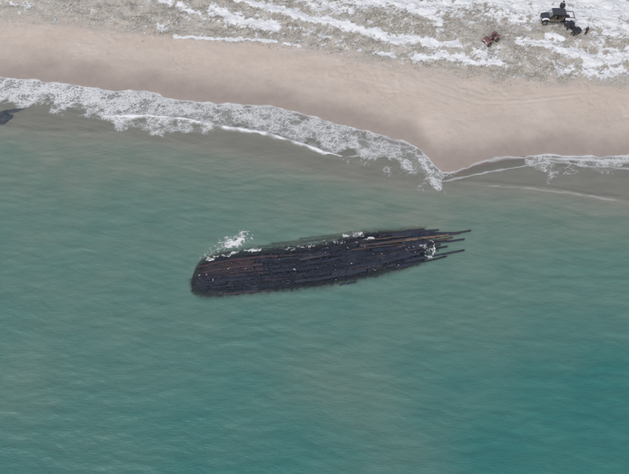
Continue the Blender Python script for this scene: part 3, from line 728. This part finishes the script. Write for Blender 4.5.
# ------------------------------------------------------------------ crew side-by-side on the snow (front towards -u, its local +x)
vx, vy, vz = on_land(554, 22.5)
UTV = thing('utility_buggy', 'long dark-roofed off-road buggy with white cargo bed parked on the snow', 'buggy', (vx, vy, vz + 0.02))
tilt(UTV, vx, vy, math.radians(180 - 3), 1.6); UTV.scale = (.92, .95, .95)
def b_(bm): box(bm, (0, 0, 0.48), (3.5, 1.0, 0.16)); box(bm, (0.1, 0, 0.58), (2.3, 1.4, 0.08)); box(bm, (1.85, 0, .55), (.12, 1.1, .22))
bm_obj('chassis', b_, M_BLACK, UTV, bevel=0.02)
def b_(bm): hull(bm, [(1.02, .62), (2.0, .60), (2.08, .78), (1.95, .98), (1.35, 1.10), (1.0, 1.12)], -.62, .62, .06)
hood = bm_obj('hood', b_, M_ROOF, UTV, bevel=0.03)
for s in (-1, 1):
    bm_obj('headlight', lambda bm: box(bm, (2.04, s * .42, .84), (.08, .22, .1)), M_LAMP, UTV, bevel=0.015)
    bm_obj('front_fender', lambda bm: hull(bm, [(1.0, .86), (1.05, .98), (1.3, 1.06), (1.72, 1.03), (1.98, .84), (1.9, .82), (1.68, .95), (1.3, .98)], s * .78 - .14, s * .78 + .14, 0), M_WHITE, UTV)
    bm_obj('door', lambda bm: hull(bm, [(-.55, .60), (.2, .60), (.2, .95), (-.5, .92)], s * .72 - .03, s * .72 + .03, 0), M_SEAT, UTV)
    bm_obj('door', lambda bm: hull(bm, [(.28, .60), (1.0, .60), (1.0, 1.0), (.28, .95)], s * .72 - .03, s * .72 + .03, 0), M_SEAT, UTV)
    def cage(bm):
        pts = [(1.02, s * .70, 1.08), (.62, s * .66, 1.62), (-.98, s * .66, 1.62), (-1.1, s * .70, .70)]
        for a, c in zip(pts, pts[1:]): tube(bm, a, c, .035)
        tube(bm, (-.2, s * .66, 1.62), (-.2, s * .71, .62), .032)
    bm_obj('roll_cage', cage, M_BLACK, UTV)
def b_(bm): hull(bm, [(-1.1, 1.64), (.62, 1.64), (.72, 1.68), (.55, 1.73), (-.2, 1.75), (-1.0, 1.73), (-1.14, 1.68)], -.70, .70, .04)
bm_obj('roof', b_, M_ROOF, UTV, bevel=0.015)
bm_obj('windscreen', lambda bm: box(bm, (.83, 0, 1.36), (.012, 1.28, .56), Matrix.Rotation(math.radians(-35), 3, 'Y')), M_GLASS, UTV)
for xs in (.42, -.62):
    def seat(bm): box(bm, (xs, 0, .76), (.5, 1.25, .14)); box(bm, (xs - .28, 0, 1.08), (.13, 1.25, .56), Matrix.Rotation(math.radians(-10), 3, 'Y'))
    bm_obj('seat', seat, M_SEAT, UTV, bevel=0.03)
def b_(bm):
    bmesh.ops.create_circle(bm, segments=14, radius=.17, matrix=Matrix.Translation((.82, .34, 1.12)) @ Matrix.Rotation(math.radians(-60), 4, 'Y'), cap_ends=True); tube(bm, (.82, .34, 1.12), (1.05, .34, .98), .02)
bm_obj('steering_wheel', b_, M_BLACK, UTV)
def b_(bm):
    box(bm, (-1.72, 0, .88), (1.15, 1.4, .05))
    for s in (-1, 1): box(bm, (-1.72, s * .70, 1.08), (1.2, .05, .40))
    box(bm, (-1.16, 0, 1.08), (.05, 1.40, .40)); box(bm, (-2.29, 0, 1.06), (.05, 1.40, .36))
bm_obj('cargo_bed', b_, M_WHITE, UTV, bevel=0.012)
def b_(bm):
    for s in (-1, 1): box(bm, (-1.72, s * .70, 1.31), (1.26, .09, .06))
    box(bm, (-1.15, 0, 1.31), (.08, 1.3, .06)); box(bm, (-2.31, 0, 1.27), (.07, 1.3, .06))
bm_obj('bed_rail', b_, M_BLACK, UTV, bevel=0.01)
bm_obj('cargo_bag', lambda bm: box(bm, (-1.5, .18, 1.1), (.45, .6, .38)), M_ROOF, UTV, bevel=0.08)
for xw in (1.5, -1.55): bm_obj('axle', lambda bm: tube(bm, (xw, -.62, .33), (xw, .62, .33), .045), M_BLACK, UTV)
for xw in (1.5, -1.55):
    for s in (-1, 1): wheel(UTV, xw, s * .66, .33, .345, .26)

# ------------------------------------------------------------------ quads
def quad(label, u, v, rz, paint, group):
    x, y, z = on_land(u, v); Q = thing('quad_bike', label, 'quad bike', (x, y, z + .01), 0, group); tilt(Q, x, y, rz, .8)
    bm_obj('frame', lambda bm: (box(bm, (0, 0, .42), (1.2, .34, .22)), box(bm, (.05, 0, .58), (.5, .3, .2))), M_BLACK, Q, bevel=.02)
    for xc, sg in ((.62, 1), (-.62, -1)):
        def f(bm):
            hull(bm, [(xc - .42 * 1, .66), (xc - .32, .76), (xc + .0, .84), (xc + .32, .78), (xc + .44, .62), (xc + .40, .60), (xc + .28, .72), (xc, .78), (xc - .28, .70)], -.52, .52, .02)
        bm_obj('fender', f, paint, Q, bevel=.01)
        def rack(bm):
            for s in (-.36, -.12, .12, .36): tube(bm, (xc - .26, s, .88), (xc + .28, s, .88), .016, 6)
            for k in (-.26, 0, .28): tube(bm, (xc + k, -.40, .885), (xc + k, .40, .885), .018, 6)
            for s in (-.3, .3): tube(bm, (xc, s, .78), (xc, s, .885), .016, 6)
        bm_obj('rack', rack, M_BLACK, Q)
    bm_obj('tank', lambda bm: hull(bm, [(-.05, .68), (.40, .68), (.42, .86), (.22, .96), (-.05, .88)], -.17, .17, .08), paint, Q, bevel=.02)
    bm_obj('seat', lambda bm: hull(bm, [(-.62, .72), (.0, .70), (.02, .84), (-.25, .86), (-.60, .94), (-.68, .86)], -.17, .17, .06), M_BLACK, Q, bevel=.03)
    def hb(bm):
        tube(bm, (.45, 0, .80), (.28, 0, 1.08), .025); tube(bm, (.28, -.15, 1.08), (.28, .15, 1.08), .02)
        for s in (-1, 1): tube(bm, (.28, s * .15, 1.08), (.16, s * .40, 1.12), .02)
    bm_obj('handlebar', hb, M_BLACK, Q)
    for s in (-1, 1): bm_obj('headlight', lambda bm: box(bm, (1.02, s * .24, .70), (.07, .16, .1)), M_LAMP, Q, bevel=.015)
    for xw in (.62, -.62): bm_obj('axle', lambda bm: tube(bm, (xw, -.44, .28), (xw, .44, .28), .04), M_BLACK, Q)
    for xw in (.62, -.62):
        for s in (-1, 1): wheel(Q, xw, s * .45, .28, .30, .22)
    return Q
quad('dark quad bike parked on the snow just behind the long buggy', 571.5, 31, math.radians(122), M_ROOF, 'quad bikes behind the beach')
quad('faded red quad bike parked in the snow-patched grass', 490.5, 41.5, math.radians(215), M_REDP, 'quad bikes behind the beach')

# ------------------------------------------------------------------ people
M_SKIN = mottled('skin', (0.42, 0.27, 0.20), (0.50, 0.33, 0.25), 9, 0.5, 0.05)
M_COAT = mottled('navy_coat', (0.022, 0.024, 0.036), (0.045, 0.048, 0.066), 9, 0.8, 0.3)
M_TROU = mottled('black_trousers', (0.018, 0.018, 0.022), (0.035, 0.034, 0.04), 9, 0.8, 0.3)
M_HAT = mottled('dark_knit_hat', (0.02, 0.02, 0.025), (0.045, 0.042, 0.05), 20, 0.9, 0.4)
def skinned(name, pts, edges, rad, root, m, parent, sub=2):
    me = bpy.data.meshes.new(name); me.from_pydata(pts, edges, []); me.update()
    o = link(name, me, m, parent)
    sk = o.modifiers.new('skin', 'SKIN'); lay = me.skin_vertices[0].data if me.skin_vertices else None
    if lay is None:
        bm = bmesh.new(); bm.from_mesh(me); bm.verts.layers.skin.verify(); bm.to_mesh(me); bm.free(); lay = me.skin_vertices[0].data
    for i, r_ in enumerate(rad): lay[i].radius = r_ if isinstance(r_, tuple) else (r_, r_); lay[i].use_root = (i == root)
    ss = o.modifiers.new('subsurf', 'SUBSURF'); ss.levels = sub; ss.render_levels = sub
    return o
def person(label, u, v, rz, h, coat, arm_fwd=0.0):
    x, y, z = on_land(u, v); P = thing('person', label, 'person', (x, y, z), rz); s = h / 1.75
    V = {'pel': (0, 0, .95), 'wai': (0, 0, 1.08), 'che': (.01, 0, 1.28), 'nec': (0, 0, 1.46), 'hd0': (.02, 0, 1.54), 'hd1': (.03, 0, 1.63), 'hd2': (.015, 0, 1.71)}
    R = {'pel': (.15, .12), 'wai': (.14, .11), 'che': (.17, .12), 'nec': .06, 'hd0': (.07, .085), 'hd1': (.085, .10), 'hd2': (.06, .07)}
    E = [('pel', 'wai'), ('wai', 'che'), ('che', 'nec'), ('nec', 'hd0'), ('hd0', 'hd1'), ('hd1', 'hd2')]
    for sd_, k in ((1, 'l'), (-1, 'r')):
        V[k + 'hip'] = (0, .10 * sd_, .88); V[k + 'kne'] = (.03, .12 * sd_, .49); V[k + 'ank'] = (-.01, .13 * sd_, .09); V[k + 'toe'] = (.16, .15 * sd_, .045)
        V[k + 'sho'] = (0, .19 * sd_, 1.40); V[k + 'elb'] = (.02 + .05 * arm_fwd, .26 * sd_, 1.12); V[k + 'wri'] = (.12 + .2 * arm_fwd, .24 * sd_, .90 + .15 * arm_fwd)
        V[k + 'pal'] = (.15 + .24 * arm_fwd, .235 * sd_, .83 + .14 * arm_fwd)
        R.update({k + 'hip': .09, k + 'kne': .062, k + 'ank': .045, k + 'toe': (.045, .035), k + 'sho': .068, k + 'elb': .048, k + 'wri': .032, k + 'pal': (.022, .038)})
        E += [('pel', k + 'hip'), (k + 'hip', k + 'kne'), (k + 'kne', k + 'ank'), (k + 'ank', k + 'toe'), ('che', k + 'sho'), (k + 'sho', k + 'elb'), (k + 'elb', k + 'wri'), (k + 'wri', k + 'pal')]
        bx, by, bz = V[k + 'pal']
        for fi, (off, ln) in enumerate(((.030, .062), (.011, .072), (-.009, .068), (-.028, .054))):
            a, c = k + 'f%d' % fi, k + 'g%d' % fi
            V[a] = (bx + off, by, bz - .05); V[c] = (bx + off + .012, by - .018 * sd_, bz - .05 - ln * .8); R[a] = R[c] = .009; E += [(k + 'pal', a), (a, c)]
        V[k + 'th'] = (bx + .05, by - .01 * sd_, bz - .01); V[k + 'ti'] = (bx + .065, by - .02 * sd_, bz - .05); R[k + 'th'] = R[k + 'ti'] = .010; E += [(k + 'wri', k + 'th'), (k + 'th', k + 'ti')]
    names = list(V); ix = {n: i for i, n in enumerate(names)}
    sc = lambda r_: tuple(q_ * s for q_ in r_) if isinstance(r_, tuple) else r_ * s
    skinned('body', [tuple(c * s for c in V[n]) for n in names], [(ix[a], ix[b]) for a, b in E], [sc(R[n]) for n in names], 0, M_SKIN, P)
    def cloth(name, keys, edges, grow, m, extra=None):
        ks = list(keys); jx_ = {n: i for i, n in enumerate(ks)}
        rad = [tuple((q_ + grow) * s for q_ in (R[n] if isinstance(R[n], tuple) else (R[n],) * 2)) for n in ks]
        skinned(name, [tuple(c * s for c in V[n]) for n in ks], [(jx_[a], jx_[b]) for a, b in edges], rad, 0, m, P)
    cloth('jacket', ['wai', 'pel', 'che', 'nec', 'lsho', 'lelb', 'lwri', 'rsho', 'relb', 'rwri'],
          [('pel', 'wai'), ('wai', 'che'), ('che', 'nec'), ('che', 'lsho'), ('lsho', 'lelb'), ('lelb', 'lwri'), ('che', 'rsho'), ('rsho', 'relb'), ('relb', 'rwri')], .045, coat)
    cloth('trousers', ['pel', 'lhip', 'lkne', 'lank', 'rhip', 'rkne', 'rank'],
          [('pel', 'lhip'), ('lhip', 'lkne'), ('lkne', 'lank'), ('pel', 'rhip'), ('rhip', 'rkne'), ('rkne', 'rank')], .03, M_TROU)
    for sd_ in (1, -1):
        def boot(bm): box(bm, (.05 * s, .14 * sd_ * s, .055 * s), (.30 * s, .12 * s, .11 * s), None, (.85, .85)); tube(bm, (-.01 * s, .13 * sd_ * s, .05 * s), (-.01 * s, .13 * sd_ * s, .24 * s), .075 * s)
        bm_obj('boot', boot, M_BLACK, P)
    def hat(bm):
        r_ = bmesh.ops.create_uvsphere(bm, u_segments=14, v_segments=8, radius=.125 * s)['verts']
        bmesh.ops.delete(bm, geom=[q_ for q_ in r_ if q_.co.z < -.02 * s], context='VERTS')
        for q_ in bm.verts: q_.co += Vector((.01 * s, 0, 1.67 * s))
    bm_obj('hat', hat, M_HAT, P, True)
    def face(bm):
        r_ = bmesh.ops.create_uvsphere(bm, u_segments=8, v_segments=6, radius=.016 * s)['verts']
        for q_ in r_: q_.co = Vector((q_.co.x * 1.2 + .125 * s, q_.co.y, q_.co.z * 1.6 + 1.60 * s))
    bm_obj('nose', face, M_SKIN, P, True)
    for sd_ in (1, -1):
        def eye(bm):
            r_ = bmesh.ops.create_uvsphere(bm, u_segments=8, v_segments=6, radius=.012 * s)['verts']
            for q_ in r_: q_.co += Vector((.112 * s, .034 * sd_ * s, 1.625 * s))
        bm_obj('eye', eye, M_BLACK, P, True)
    return P
person('tall person in dark coat standing behind the long buggy on the snow', 560, 13.5, math.radians(-100), 1.82, M_COAT, .3)
person('small person in dark clothes standing alone on snow right of the dark quad', 585.5, 34, math.radians(-80), 1.15, M_COAT, .0)
